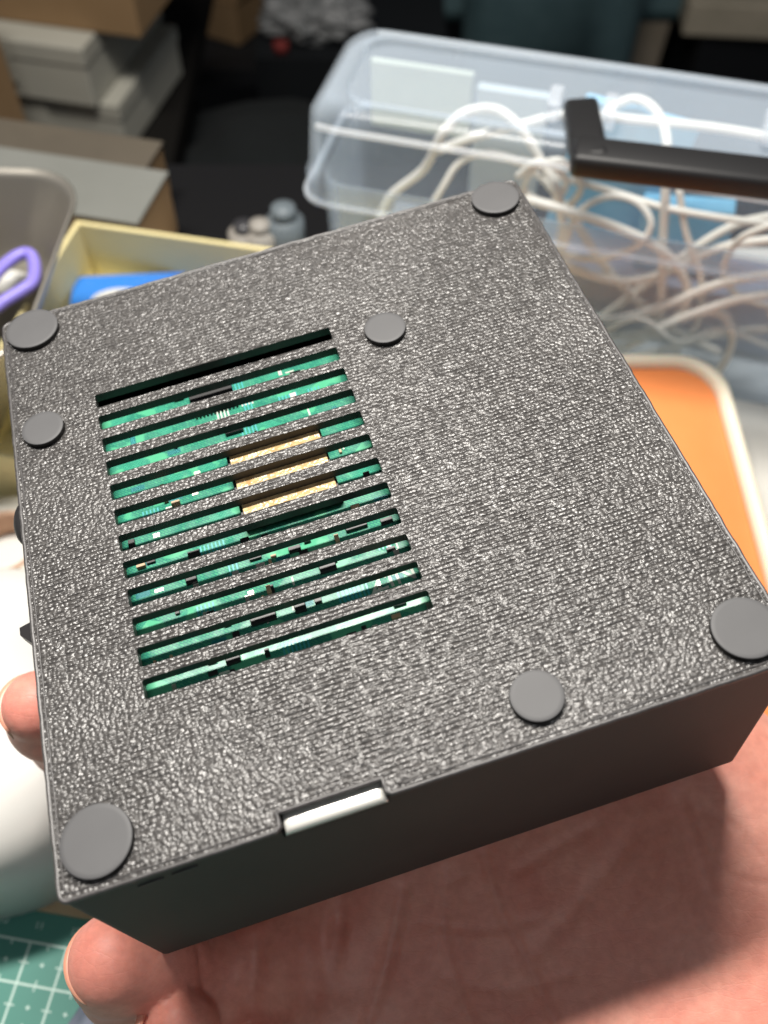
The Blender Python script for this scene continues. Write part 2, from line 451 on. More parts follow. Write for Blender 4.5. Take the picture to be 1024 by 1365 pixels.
# ------------------------------------------------------------ the hand: one continuous surface from a distance field
def hand_field(X, Y, Z):
    def cone(a, b, ra, rb):
        a = np.array(a, np.float32); b = np.array(b, np.float32); d = b-a; L2 = float(d@d)
        t = ((X-a[0])*d[0]+(Y-a[1])*d[1]+(Z-a[2])*d[2])/L2; t = np.clip(t, 0, 1)
        q = np.sqrt((X-a[0]-t*d[0])**2+(Y-a[1]-t*d[1])**2+(Z-a[2]-t*d[2])**2)
        t2 = t*t*(3-2*t)
        return q-(ra+(rb-ra)*t2)
    def smin(a, b, k):
        h = np.clip(.5+.5*(b-a)/k, 0, 1); return b*(1-h)+a*h-k*h*(1-h)
    palm = None
    for p in PALM:
        c = cone(*p); palm = c if palm is None else smin(palm, c, 13)
    tot = palm
    for f in FINGERS:
        fg = None
        for i in range(len(f)-1):
            c = cone(f[i][:3], f[i+1][:3], f[i][3], f[i+1][3]); fg = c if fg is None else smin(fg, c, 3.5)
        tot = np.minimum(tot, smin(palm, fg, 7)) if True else tot
    for cr in CREASES:
        pts, r = cr
        for i in range(len(pts)-1):
            g = cone(pts[i], pts[i+1], r, r)
            h = np.clip(.5-.5*(tot+g)/1.6, 0, 1)          # smooth subtraction
            tot = tot*(1-h)+(-g)*h+1.6*h*(1-h)
    return tot
PALM = [((100,42,60), (-8,60,63), 15, 10.5), ((100,40,60), (-10,42,61), 15, 10.5), ((100,36,59), (-10,25,58), 15, 10.5),
        ((100,50,60), (4,76,64), 15, 11), ((98,28,59), (22,12,57), 18, 14), ((96,56,64), (62,74,70), 18, 17), ((72,52,68), (88,44,67), 16.5, 17),
        ((100,42,58), (150,30,54), 22, 24), ((150,36,54), (215,20,46), 25, 29), ((110,52,58), (150,46,54), 20, 23)]
FINGERS = [
    [(-4,76,64,10.5), (-36,92,58,9.2), (-56,103,66,8.0), (-62,107,74,6.8)],                      # index, hidden
    [(-10,58,62,10.2), (-46,66,54,9.2), (-70,80,70,8.3), (-69.5,77.5,86,7.9), (-69,76.5,95,7.2)],        # middle
    [(-10,40,61,10), (-34,33,57,9.2), (-52,32,62,8.6), (-51,32.4,74,8.2), (-50.4,32.8,79.2,7.6), (-44.5,33.4,73.4,7.9), (-40,33.5,64,8.6)],           # ring
    [(-8,23,58,9.2), (-26,19,50,8.2), (-41,21,54,7.6), (-39.5,22.5,67,7.0), (-38,23,72,6.2)],                   # little
    [(72,76,68,15), (62,100,66,12), (44,118,70,10.5), (24,124,74,8.6)]]                         # thumb, under the case
CREASES = [([(22,66,79), (14,48,75), (16,30,74.5), (28,10,76)], 1.1),
           ([(-10,56,75), (-9,40,73), (-11,24,72)], 1.2),
           ([(-24,44,70), (-25,33,68.5), (-26,24,66)], .9),
           ([(40,62,84), (34,46,78), (42,28,77), (56,14,78)], .8)]
def surface_nets(lo, hi, h):
    xs, ys, zs = [np.arange(lo[i], hi[i]+h, h, dtype=np.float32) for i in range(3)]
    nx, ny, nz = len(xs), len(ys), len(zs)
    F = np.empty((nx, ny, nz), np.float32); st = 40
    for i in range(0, nx, st):
        X, Y, Z = np.meshgrid(xs[i:i+st], ys, zs, indexing='ij'); F[i:i+st] = hand_field(X, Y, Z)
    ins = F < 0
    c = np.zeros((nx-1, ny-1, nz-1), np.int8)
    corners = [(a, b, d) for a in (0,1) for b in (0,1) for d in (0,1)]
    for a, b, d in corners: c += ins[a:nx-1+a, b:ny-1+b, d:nz-1+d]
    act = (c > 0) & (c < 8)
    I = np.argwhere(act); idx = -np.ones(act.shape, np.int32); idx[act] = np.arange(len(I))
    acc = np.zeros((len(I), 3)); cnt = np.zeros(len(I))
    for (a, b, d) in corners:
        for ax in range(3):
            e = [a, b, d]
            if e[ax]: continue
            e2 = list(e); e2[ax] = 1
            f1 = F[I[:,0]+a, I[:,1]+b, I[:,2]+d]; f2 = F[I[:,0]+e2[0], I[:,1]+e2[1], I[:,2]+e2[2]]
            m = (f1 < 0) != (f2 < 0); t = np.where(m, f1/(f1-f2+1e-12), 0)
            p = np.array(e, float)[None].repeat(len(I), 0); p[:, ax] = t
            acc[m] += p[m]; cnt[m] += 1
    V = (I+acc/cnt[:, None])*h+np.array(lo)
    faces = []
    for ax in range(3):
        o1, o2 = [(1,2),(2,0),(0,1)][ax]
        sl1 = [slice(None)]*3; sl2 = [slice(None)]*3; sl1[ax] = slice(0, -1); sl2[ax] = slice(1, None)
        s = ins[tuple(sl1)] != ins[tuple(sl2)]; e = np.argwhere(s)
        e = e[(e[:, o1] > 0) & (e[:, o2] > 0) & (e[:, o1] < act.shape[o1]) & (e[:, o2] < act.shape[o2])]
        flip = ins[tuple(e.T)]
        def g(d1, d2):
            q = e.copy(); q[:, o1] -= d1; q[:, o2] -= d2; return idx[tuple(q.T)]
        q = np.stack([g(0,0), g(1,0), g(1,1), g(0,1)], 1)
        q[flip] = q[flip][:, ::-1]
        q = q[:, ::-1]
        faces.append(q[(q >= 0).all(1)])
    Fc = np.concatenate(faces)
    for _ in range(3):                                     # light smoothing
        s = np.zeros_like(V); n_ = np.zeros(len(V))
        for k in range(4):
            a, b = Fc[:, k], Fc[:, (k+1) % 4]
            np.add.at(s, a, V[b]); np.add.at(n_, a, 1); np.add.at(s, b, V[a]); np.add.at(n_, b, 1)
        V = V*.5+.5*s/np.maximum(n_, 1)[:, None]
    return V, Fc
def skin_material():
    m = new_mat('skin', (.62,.33,.24), .48, spec=.4); n = NT(m)
    n.b.inputs['Subsurface Weight'].default_value = .35; n.b.inputs['Subsurface Radius'].default_value = (1.0, .35, .2)
    n.b.inputs['Subsurface Scale'].default_value = .004
    v = n.coord((1000,1000,1000))
    f = n.noise(v, .07, 4, .6)
    c1 = n.ramp(f, [(.3, (.66,.25,.185)), (.5, (.70,.30,.225)), (.72, (.75,.355,.27))])
    # fingertips are redder: far along -x in the hand
    sep = n.add('ShaderNodeSeparateXYZ', {'Vector': v})
    tip = n.add('ShaderNodeMapRange', {'Value': sep.outputs['X'], 'From Min': -20, 'From Max': -58})
    mx = n.add('ShaderNodeMixRGB', {'Fac': n.math('MULTIPLY', tip.outputs[0], .6), 'Color1': c1, 'Color2': (.82,.31,.25,1)})
    mott = n.ramp(n.noise(v, .45, 3, .6), [(.35, (.93,.9,.9)), (.65, (1.04,1.04,1.04))])
    mm_ = n.add('ShaderNodeMixRGB', {'Fac': 1, 'Color1': mx.outputs[0], 'Color2': mott}, blend_type='MULTIPLY')
    n.link(mm_.outputs[0], n.b.inputs['Base Color'])
    vo = n.add('ShaderNodeTexVoronoi', {'Vector': n.coord((700,1500,1000), (0,0,.5)), 'Scale': 1.1}, feature='DISTANCE_TO_EDGE')
    vo2 = n.add('ShaderNodeTexVoronoi', {'Vector': n.add('ShaderNodeMixRGB', {'Fac': .5, 'Color1': n.coord((160,420,300), (0,0,-.4)), 'Color2': n.add('ShaderNodeTexNoise', {'Vector': v, 'Scale': .3}).outputs['Color']}, blend_type='ADD').outputs[0], 'Scale': 1.0}, feature='DISTANCE_TO_EDGE')
    e1 = n.math('MINIMUM', vo.outputs['Distance'], .12)
    e2 = n.math('MINIMUM', vo2.outputs['Distance'], .07)
    b1 = n.bump(n.math('ADD', e2, n.math('MULTIPLY', n.noise(v, .12, 3), .3)), .35, .0007)
    b2 = n.bump(n.math('ADD', n.math('MULTIPLY', e1, 2.0), n.noise(v, .8, 3)), .22, .00018, b1)
    n.link(b2, n.b.inputs['Normal'])
    return m
M_skin = skin_material()
V, Fc = surface_nets((-92, -16, 24), (180, 142, 112), .8)
from mathutils.bvhtree import BVHTree
_cam = Vector((0, 0, H*1000))
def press(polys):
    bv = BVHTree.FromPolygons([tuple(p) for p in V], [tuple(int(q) for q in f) for f in Fc])
    for pts, depth, wid in polys:
        P = []
        for p in smooth_path([Vector((a, b, 0)) for a, b in pts], 14):
            r = ray(p.x, p.y); hit = bv.ray_cast(_cam, r.normalized())
            if hit[0] is not None: P.append((hit[0], hit[1]))
        if not P: continue
        Q = np.array([tuple(h[0]) for h in P]); lo_, hi_ = Q.min(0)-3*wid-1, Q.max(0)+3*wid+1
        sel = np.where(((V > lo_) & (V < hi_)).all(1))[0]
        nrm = np.array(sum((h[1] for h in P), Vector())); nrm /= np.linalg.norm(nrm)
        if nrm[2] < 0: nrm = -nrm
        d = np.full(len(sel), 1e9)
        for k, q in enumerate(Q): d = np.minimum(d, np.linalg.norm(V[sel]-q, axis=1))
        V[sel] -= (depth*.7*np.exp(-(d/wid)**2))[:, None]*nrm
press([([(340,1255),(337,1300),(332,1364)], 1.6, 1.7), ([(266,1268),(272,1300),(276,1330)], .9, 1.2),
       ([(644,1137),(668,1216),(695,1265),(741,1363)], .75, .9), ([(595,1160),(594,1252),(613,1325),(630,1363)], .55, .9),
       ([(537,1188),(516,1283),(491,1362)], .9, 1.3), ([(845,1112),(778,1198),(717,1265)], .5, 1.8), ([(796,1100),(740,1130),(692,1161)], .45, 1.2),
       ([(400,1215),(420,1290),(415,1360)], .5, 1.6), ([(936,1078),(985,1106),(1012,1142)], .4, .7), ([(950,1150),(985,1172),(1020,1178)], .35, .7),
       ([(905,1062),(925,1110),(948,1180)], .35, 1.2), ([(560,1230),(640,1240),(720,1225)], .3, .8), ([(580,1300),(670,1320),(760,1300)], .3, .8), ([(120,1322),(150,1330),(185,1325)], .0, 1)])
me = bpy.data.meshes.new('hand'); me.vertices.add(len(V)); me.vertices.foreach_set('co', (V*mm).astype(np.float32).ravel())
me.loops.add(len(Fc)*4); me.loops.foreach_set('vertex_index', Fc.astype(np.int32).ravel())
me.polygons.add(len(Fc)); me.polygons.foreach_set('loop_start', np.arange(0, len(Fc)*4, 4, dtype=np.int32))
me.polygons.foreach_set('use_smooth', np.ones(len(Fc), bool))
me.update(calc_edges=True); me.validate()
hand = link('hand', me, M_skin)
tag(hand, 'palm-up hand carrying the dark case, fingertips curled round its left side', 'hand')
M_nail = new_mat('fingernail', (.76,.36,.25), .4, spec=.6); NT(M_nail).b.inputs['Subsurface Weight'].default_value = .3; M_nail.node_tree.nodes['Principled BSDF'].inputs['Subsurface Scale'].default_value = .002
def nail(c, r, a0, half, z0, z1, lean=(0,0)):
    bm = bmesh.new(); n, k = 18, 10; G = []
    for s in (0, 1):
        rr = r+(.04 if s else -1.3); g = []
        for j in range(k+1):
            t = j/k; z = z0+(z1-z0)*t
            hw = half*(1-.0*t); row = []
            for i in range(n+1):
                u = i/n*2-1; a = math.radians(a0+half*u)
                zz = z-(1.8*u*u if t > .5 else 0)*max(0, t-.5)*2
                q = rr-.55*max(0, t-.55)*1.2
                row.append(bm.verts.new(Vector((c[0]+lean[0]*t+q*math.cos(a), c[1]+lean[1]*t+q*math.sin(a), zz))*mm))
            g.append(row)
        G.append(g)
    for s in (0,1):
        for j in range(k):
            for i in range(n):
                f = (G[s][j][i], G[s][j][i+1], G[s][j+1][i+1], G[s][j+1][i]); bm.faces.new(f if s else f[::-1])
    per = [(0,i) for i in range(n+1)]+[(j,n) for j in range(1,k+1)]+[(k,i) for i in range(n-1,-1,-1)]+[(j,0) for j in range(k-1,0,-1)]
    for q in range(len(per)):
        a, b = per[q], per[(q+1) % len(per)]
        bm.faces.new((G[0][a[0]][a[1]], G[0][b[0]][b[1]], G[1][b[0]][b[1]], G[1][a[0]][a[1]]))
    bmesh.ops.recalc_face_normals(bm, faces=bm.faces); return bm
mesh_obj('fingernail', nail((-51.2,32.5), 8.6, 184, 62, 68, 82.5, (.6,0)), M_nail, hand, True)
mesh_obj('fingernail', nail((-69.6,78.0), 8.0, 176, 55, 83, 98.0, (.9,-1.5)), M_nail, hand, True)
mesh_obj('fingernail', nail((-39.5,22.6), 7.35, 184, 55, 61, 74.8, (.6,0)), M_nail, hand, True)

# ------------------------------------------------------------ the setting: desk, floor, wall
M_desk = varied('desk_white', (.60,.585,.54), (.66,.645,.60), 8, .5, .00003, 900)
M_black = new_mat('black_matte', (.006,.006,.007), .85, spec=.15)
desk = mesh_obj('desk', bx(-.42, .62, -.30, .333, -.03, 0, bev=.002), M_desk); tag(desk, kind='structure')
M_floor = varied('floor_dark', (.008,.009,.010), (.014,.014,.015), 3, .8)
tag(mesh_obj('floor', bx(-3, 3, -1.5, 3, -.78, -.74), M_floor), kind='structure')
M_wall = varied('wall_dark', (.006,.007,.008), (.01,.0105,.012), 2, .9)
tag(mesh_obj('wall', bx(-3, 3, 2.4, 2.5, -.74, 1.8), M_wall), kind='structure')

ds = mesh_obj('back_ledge', bx(-.42, .62, .3335, .398, -.035, -.004, bev=.001), M_black); tag(ds, 'dark ledge along the back edge of the white desk', 'ledge')
# cutting mat -------------------------------------------------------------
g0 = at(41.3, 1255.5, .002); gx = at(88.0, 1264.0, .002); gy = at(10.3, 1359, .002)
ang = math.atan2((gx-g0).y, (gx-g0).x)
mat_o = empty('cutting_mat', (g0.x, g0.y, 0), rz=ang)
tag(mat_o, 'green cutting mat with white centimetre grid lying on the desk below the fingers', 'cutting mat')
M_mat = varied('mat_green', (.045,.20,.16), (.06,.23,.185), 30, .55, .00002, 3000)
M_print = new_mat('mat_print', (.50,.66,.60), .6)
GC = 10.0
mesh_obj('mat_sheet', bx(-130*mm, 200*mm, -210*mm, 9.5*mm, .1*mm, 2*mm, bev=.6*mm), M_mat, mat_o)
pb = bmesh.new(); z0, z1 = 1.9*mm, 2.06*mm
def pr(x0, x1, y0, y1, up=0): box(pb, x0*mm, x1*mm, y0*mm, y1*mm, z0, z1+up*mm)
for i in range(-12, 20):
    pr(i*GC-.27, i*GC+.27, -200, .27)
for j in range(0, 21):
    pr(-120, 190, -j*GC-.27, -j*GC+.27, .03)
for i in range(-7, 8):
    for j in range(0, 8):
        x, y = i*GC+5, -j*GC-5
        pr(x-.16, x+.16, y-.55, y+.55, .01); pr(x-.55, x+.55, y-.16, y+.16, .02)
        b2 = Matrix.Rotation(.785, 4, 'Z')
        pr(x-.3, x+.3, y-.3, y+.3, .005)
        pr(x-.17, x+.17, -j*GC-(1.3 if j == 0 else 1.3), -j*GC+(0 if j == 0 else 1.3), .015)
        pr(i*GC-1.3, i*GC+1.3, y-.17, y+.17, .04)
mesh_obj('grid_print', pb, M_print, mat_o)
for k in range(-6, 9):
    text_mesh('number_print', str(11+k), 2.6*mm, M_print, mat_o, Matrix.Translation((k*GC*mm+.8*mm, 4.1*mm, 2.05*mm)))

# white jar and things left ------------------------------------------------
def jar(name, c, r, hgt, tilt, mat):
    seg = 48; prof = [(0, .80), (.02, .93), (.08, 1), (.55, 1.0), (.80, .97), (.92, .88), (.985, .70), (1, .45)]
    rings = [[Vector((r*k*math.cos(2*math.pi*i/seg), r*k*math.sin(2*math.pi*i/seg), t*hgt)) for i in range(seg)] for t, k in prof]
    return mesh_obj(name, loft(rings), mat, None, True, Matrix.Translation(c) @ Matrix.Rotation(tilt, 4, 'Y'))
M_white = varied('white_plastic', (.58,.58,.55), (.62,.62,.59), 20, .4)
roll = jar('plastic_tub', Vector((-.108, .100, .0)), .045, .048, 0, M_white)
tag(roll, 'smooth white rounded tub on the desk left of the held case', 'tub')
M_beige = varied('beige_board', (.34,.27,.15), (.40,.32,.19), 60, .7)
bb = mesh_obj('cardboard_strip', bx(-.1, .07, -.009, .009, 0, .003, bev=.0005), M_beige, None, False, Matrix.Translation((at(45,1190,0).x-.01, at(45,1190,0).y+.006, .0003)) @ Matrix.Rotation(ang, 4, 'Z'))
tag(bb, 'thin tan cardboard strip lying along the far edge of the green mat', 'cardboard')
# roll of tape
tc = at(2, 722, .012)
def ringmesh(ro, ri, h, seg=48):
    def rg(r, z): return [Vector((r*math.cos(2*math.pi*k/seg), r*math.sin(2*math.pi*k/seg), z))*mm for k in range(seg)]
    return loft([rg(ri, 0), rg(ro, 0), rg(ro, h-.6), rg(ro-.6, h), rg(ri+.6, h), rg(ri, h-.6)], loop=True)
tape = empty('tape_roll', (tc.x, tc.y, 0)); tag(tape, 'roll of clear white tape lying flat behind the white tub', 'tape roll')
mesh_obj('tape', ringmesh(19, 12.5, 12), new_mat('tape_white', (.68,.66,.58), .35), tape, True)
mesh_obj('tape_core', ringmesh(12.4, 11, 12.5), varied('core_pink', (.55,.36,.25), (.6,.4,.28), 80, .8), tape, True)
ps = mesh_obj('paper_sheet', bx(-.07, .07, -.05, .05, 0, .0006), M_white, None, False, Matrix.Translation((-.165, .17, .0007)) @ Matrix.Rotation(-.1, 4, 'Z'))
tag(ps, 'white sheet of paper under the tape roll', 'paper')
# grey-blue cloth piece low left
gp = at(112, 1352, .006)
M_cloth = varied('cloth_greyblue', (.13,.15,.2), (.2,.22,.28), 150, .8, .0002, 1500)
bm = bmesh.new(); bmesh.ops.create_grid(bm, x_segments=30, y_segments=30, size=.5)
for v in bm.verts:
    x, y = v.co.x, v.co.y
    v.co = Vector((x*.03, y*.05, .004+.0035*(1-(2*x)**4)*(1-(2*y)**4)+.0012*math.sin(x*19+y*7)))
ex = bmesh.ops.extrude_face_region(bm, geom=list(bm.faces))
for v in [g for g in ex['geom'] if isinstance(g, bmesh.types.BMVert)]: v.co.z = .0022
bmesh.ops.recalc_face_normals(bm, faces=bm.faces)
cl = mesh_obj('cloth_pouch', bm, M_cloth, None, True, Matrix.Translation((gp.x+.006, gp.y-.014, 0)) @ Matrix.Rotation(-.5, 4, 'Z'))
tag(cl, 'small grey-blue cloth pouch on the cutting mat below the fingertips', 'pouch')

# yellow tray with blue card ------------------------------------------------
M_yel = varied('tray_yellow', (.76,.66,.34), (.80,.70,.38), 12, .75, .00003, 900)
a0 = at(105, 298, .028); a1 = at(330, 330, .028); ta = math.atan2((a1-a0).y, (a1-a0).x)
tray = empty('paper_tray', (a0.x, a0.y, 0), rz=ta); tag(tray, 'pale yellow open cardboard tray holding a flat blue box', 'tray')
TW, TD, TH = .19, .115, .028
mesh_obj('tray_floor', bx(-.0, TW, -TD, 0, .0004, .0016), M_yel, tray)
for nm, a in (('tray_wall', (-.002, TW+.002, 0, .002)), ('tray_wall', (-.002, TW+.002, -TD-.002, -TD)), ('tray_wall', (-.002, 0, -TD, 0)), ('tray_wall', (TW, TW+.002, -TD, 0))):
    mesh_obj(nm, bx(a[0], a[1], a[2]+.00001, a[3]-.00001, .0004, TH, bev=.0004, seg=1), M_yel, tray)
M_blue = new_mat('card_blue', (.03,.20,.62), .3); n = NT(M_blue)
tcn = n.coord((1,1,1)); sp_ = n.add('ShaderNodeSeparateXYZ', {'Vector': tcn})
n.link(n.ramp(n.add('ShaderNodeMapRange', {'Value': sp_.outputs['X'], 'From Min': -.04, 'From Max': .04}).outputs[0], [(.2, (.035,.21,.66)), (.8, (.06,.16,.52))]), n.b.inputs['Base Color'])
ca = at(97, 366, .004)
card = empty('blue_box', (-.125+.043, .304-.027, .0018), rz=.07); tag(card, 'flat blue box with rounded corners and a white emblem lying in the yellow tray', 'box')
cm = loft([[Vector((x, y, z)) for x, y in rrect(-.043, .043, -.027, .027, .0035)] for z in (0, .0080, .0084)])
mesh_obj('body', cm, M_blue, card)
sg = 30
em = loft([[Vector((-.024+.011*math.cos(2*math.pi*k/sg), .012+.007*math.sin(2*math.pi*k/sg), z)) for k in range(sg)] for z in (.0084, .00852)])
mesh_obj('emblem', em, M_white, card)

# steel cup with purple clip -------------------------------------------------
M_cup = new_mat('brushed_steel', (.42,.395,.35), .38, .8); n = NT(M_cup)
n.link(n.bump(n.noise(n.coord((30, 30, 2500)), 1, 2), .25, .0001), n.b.inputs['Normal'])
M_black = new_mat('black_matte', (.006,.006,.007), .85, spec=.15)
cup = empty('steel_container', (-.172, .24, 0), rz=-.05); tag(cup, 'tall stainless steel container with rounded rim at the left edge', 'container')
def cr(s, z, r=.02): return [Vector((x, y, z)) for x, y in rrect(-.066*s, .066*s, -.047*s, .047*s, r*s, 8)]
mesh_obj('steel_wall', loft([cr(.47, .003), cr(.98, .068), cr(1.015, .0705), cr(1.02, .072), cr(1.005, .0725), cr(.975, .069), cr(.46, .0045)], loop=True), M_cup, cup, True)
mesh_obj('container_base', loft([cr(.475, .001), cr(.48, .0044)]), M_black, cup)
M_purple = new_mat('purple_plastic', (.24,.2,.66), .35)
clp = empty('scissors', (0,0,0)); tag(clp, 'purple looped scissor handles standing in the steel container', 'scissors')
bm = bmesh.new()
pc = [at(p[0], p[1], .05) for p in ((-22,395), (-5,365), (20,343), (38,338), (46,352), (44,375), (28,388), (5,402), (-12,412))]
pts = smooth_path(pc+[pc[0]], 6)[:-1]
tube(bm, [Vector((p.x, p.y, p.z)) for p in pts], .0022, 10, closed=True)
mesh_obj('handle', bm, M_purple, clp, True)
bm = bmesh.new(); pts = smooth_path([at(-10,408,.05), at(-25,425,.045), at(-45,440,.035)], 6); tube(bm, pts, .0022, 8); mesh_obj('shank', bm, M_purple, clp, True)
ee = bmesh.new(); bmesh.ops.create_uvsphere(ee, u_segments=20, v_segments=12, radius=.007)
for v in ee.verts: v.co = Vector((v.co.x*1.4, v.co.y*.8, v.co.z*.8))
ep = at(12, 380, .036)
er = mesh_obj('eraser', ee, M_white, None, True, Matrix.Translation(ep)); tag(er, 'small white rounded eraser seen through the purple loop', 'eraser')

# orange tray right -----------------------------------------------------------
org = empty('silicone_box', (.078, .158, 0), rz=.0); tag(org, 'orange container with pale translucent rounded rim on the desk behind the case', 'container')
M_org = varied('orange_fill', (.84,.25,.07), (.88,.29,.09), 25, .45)
M_rimt = new_mat('pale_rim', (.82,.77,.62), .35); NT(M_rimt).b.inputs['Subsurface Weight'].default_value = .3; NT(M_rimt).b.inputs['Subsurface Scale'].default_value = .004
def orr(ins, z): return [Vector((x, y, z)) for x, y in rrect(-.052+ins, .042-ins, -.075+ins, .081-ins, .017-ins*.8, 8)]
mesh_obj('rim', loft([orr(0, .0), orr(-.001, .026), orr(0, .0285), orr(.0018, .0293), orr(.0036, .0285), orr(.0042, .026), orr(.0042, .001)], loop=True), M_rimt, org, True)
mesh_obj('orange_lid', loft([orr(.0044, .001), orr(.0044, .0255), orr(.0056, .0265)]), M_org, org, True)

# clear storage box -------------------------------------------------------------
def clear_mat(name, milky, col=(.74,.85,.97), rough=.12):
    m = bpy.data.materials.new(name); m.use_nodes = True; t = m.node_tree; b = t.nodes['Principled BSDF']; out = t.nodes['Material Output']
    b.inputs['Base Color'].default_value = (*col, 1); b.inputs['Roughness'].default_value = rough; b.inputs['Specular IOR Level'].default_value = .6
    tr = t.nodes.new('ShaderNodeBsdfTransparent'); tr.inputs[0].default_value = (.97,.985,1,1)
    mx = t.nodes.new('ShaderNodeMixShader'); fr = t.nodes.new('ShaderNodeLayerWeight'); fr.inputs[0].default_value = .25
    ma = t.nodes.new('ShaderNodeMath'); ma.operation = 'MULTIPLY_ADD'; ma.inputs[1].default_value = .42; ma.inputs[2].default_value = milky
    t.links.new(fr.outputs['Facing'], ma.inputs[0]); cl_ = t.nodes.new('ShaderNodeClamp'); t.links.new(ma.outputs[0], cl_.inputs[0])
    t.links.new(cl_.outputs[0], mx.inputs[0]); t.links.new(tr.outputs[0], mx.inputs[1]); t.links.new(b.outputs[0], mx.inputs[2]); t.links.new(mx.outputs[0], out.inputs['Surface'])
    return m
M_clear = clear_mat('clear_plastic', .04); M_lid = clear_mat('clear_lid_plastic', .06); M_ridge = clear_mat('clear_ridge', .16, (.86,.91,.97), .2)
M_edge = clear_mat('clear_edge', .24, (.9,.94,.97), .2)
q0 = at(395, 150, .097); q1 = at(1024, 250, .097)
sa = math.atan2((q1-q0).y, (q1-q0).x)
SB = Vector((q0.x, q0.y, 0)); M_sb = Matrix.Translation(SB) @ Matrix.Rotation(sa, 4, 'Z')
sto = empty('storage_box', M=M_sb); tag(sto, 'clear plastic storage box with hinged lid full of white cables', 'storage box')
SL, SD, ZB, ZL = .25, .062, .068, .097
def sr(x0, x1, y0, y1, r, z): return [Vector((x, y, z)) for x, y in rrect(x0, x1, y0, y1, r, 5)]
def sri(i, z, r=.008): return sr(.002+i, SL-.002-i, .003+i, SD-.003-i, r, z)
mesh_obj('tub', loft([sri(.004, .001), sri(.002, ZB), sri(.0032, ZB), sri(.0052, .0022)], close_bottom=True, close_top=True), M_clear, sto, True)
def srl(i, z, r=.010): return sr(-.001+i, SL+.001-i, -.0005+i, SD+.0005-i, r, z)
mesh_obj('lid', loft([srl(.0, ZB-.004), srl(0, ZB+.004), srl(.001, ZB+.006), srl(.0022, ZL-.004), srl(.006, ZL), srl(.012, ZL+.0003), srl(.0125, ZL-.0012), srl(.007, ZL-.0014), srl(.0036, ZL-.005), srl(.0022, ZB-.004)], loop=True), M_lid, sto, True)
mesh_obj('lid_panel', loft([srl(.0122, ZL-.0018), srl(.0122, ZL-.0006)]), M_lid, sto)
for z, i in ((ZB-.004, -.0005),):
    bm = bmesh.new(); tube(bm, [p for p in srl(i, z)], .0009, 6, closed=True); mesh_obj('rib', bm, M_ridge, sto, True)
bm = bmesh.new(); tube(bm, [Vector((x, y, ZL-.0045)) for x, y in ((.006, .0012), (.012, .0004), (.06, .0003), (.12, .0003), (SL-.012, .0004))], .0011, 8)
tube(bm, [Vector((x, y, ZL-.001)) for x, y in ((.012, SD-.0062), (.06, SD-.006), (SL-.012, SD-.0062))], .0008, 8)
mesh_obj('rib', bm, M_edge, sto, True)
def on_box(px, py, yy=0.0):
    """local storage-box point on the plane y = yy seen at this pixel"""
    nrm = M_sb.to_3x3() @ Vector((0,1,0)); p = atY(px, py, nrm, M_sb @ Vector((0, yy, 0))); return M_sb.inverted() @ p
# handle
M_handle = new_mat('handle_black', (.014,.014,.015), .5, spec=.4)
h0 = M_sb.inverted() @ at(775, 150, .099); h1 = M_sb.inverted() @ at(785, 210, .104); h2 = M_sb.inverted() @ at(1024, 238, .104)
dx = .20
hp = [h0, h0.lerp(h1, .5), h1+Vector((-.000, 0, 0)), h1+Vector((.004, -.0035, 0)), h1.lerp(h2, .4), h2, h2+(h2-h1)*.25]
path = [hp[0], hp[1], hp[2]]
hb = bmesh.new()
def bar(bm, a, b, w1, t1, b1):
    d = (b-a); L = d.length; q = Vector((1,0,0)).rotation_difference(d.normalized()).to_matrix().to_4x4()
    box(bm, -w1*.4, L+w1*.4, -w1/2, w1/2, -t1/2, t1/2, bev=b1, seg=3, M=Matrix.Translation(a) @ q)
bar(hb, h0, h1, .011, .007, .002); bar(hb, h1, h2+(h2-h1)*.3, .0125, .0075, .002)
mesh_obj('handle', hb, M_handle, sto, True)
for k in (0, 1):
    pv = h0 + (Vector((0,0,0)) if k == 0 else (h2+(h2-h1)*.3-h1))
    bm = bmesh.new(); box(bm, pv.x-.011, pv.x-.0065, pv.y-.006, pv.y+.006, ZL+.0005, ZL+.007, bev=.001); box(bm, pv.x+.0065, pv.x+.011, pv.y-.006, pv.y+.006, ZL+.0005, ZL+.007, bev=.001)
    mesh_obj('handle_bracket', bm, M_ridge, sto)
# contents
M_cable = varied('cable_white', (.78,.72,.62), (.82,.78,.70), 40, .45)
M_pack = varied('pack_blue', (.16,.45,.68), (.25,.55,.75), 40, .5)
M_pack2 = varied('pack_slate', (.15,.19,.26), (.22,.26,.34), 60, .6)
M_cream = varied('card_cream', (.44,.48,.38), (.5,.54,.44), 60, .7)
def inside(nm, lab, cat, x0, x1, y0, y1, z0, z1, mat, rx=0):
    o = mesh_obj(nm, bx(-(x1-x0)/2, (x1-x0)/2, -(y1-y0)/2, (y1-y0)/2, 0, z1-z0, bev=.0006, seg=1), mat, None, False, M_sb @ Matrix.Translation(((x0+x1)/2, (y0+y1)/2, z0)) @ Matrix.Rotation(rx, 4, 'Y'))
    tag(o, lab, cat)
inside('gift_bag', 'bright blue flat packet standing in the clear box behind the cables', 'packet', .078, .118, .045, .049, .004, .088, M_pack, .12)
inside('packet', 'slate blue packet lying at the bottom of the clear box', 'packet', .02, .20, .03, .053, .0035, .030, M_pack2)
inside('packet', 'blue packet low in the clear box right of the blue standing one', 'packet', .118, .150, .036, .044, .031, .060, M_pack, -.1)
inside('paper_label', 'cream paper slip high in the left end of the clear box', 'paper', .010, .048, .052, .0545, .062, .088, M_cream)
inside('packet', 'pale grey packet standing in the left end of the clear box', 'packet', .05, .076, .048, .052, .004, .086, varied('pack_grey', (.38,.44,.46), (.45,.5,.52), 50, .6))
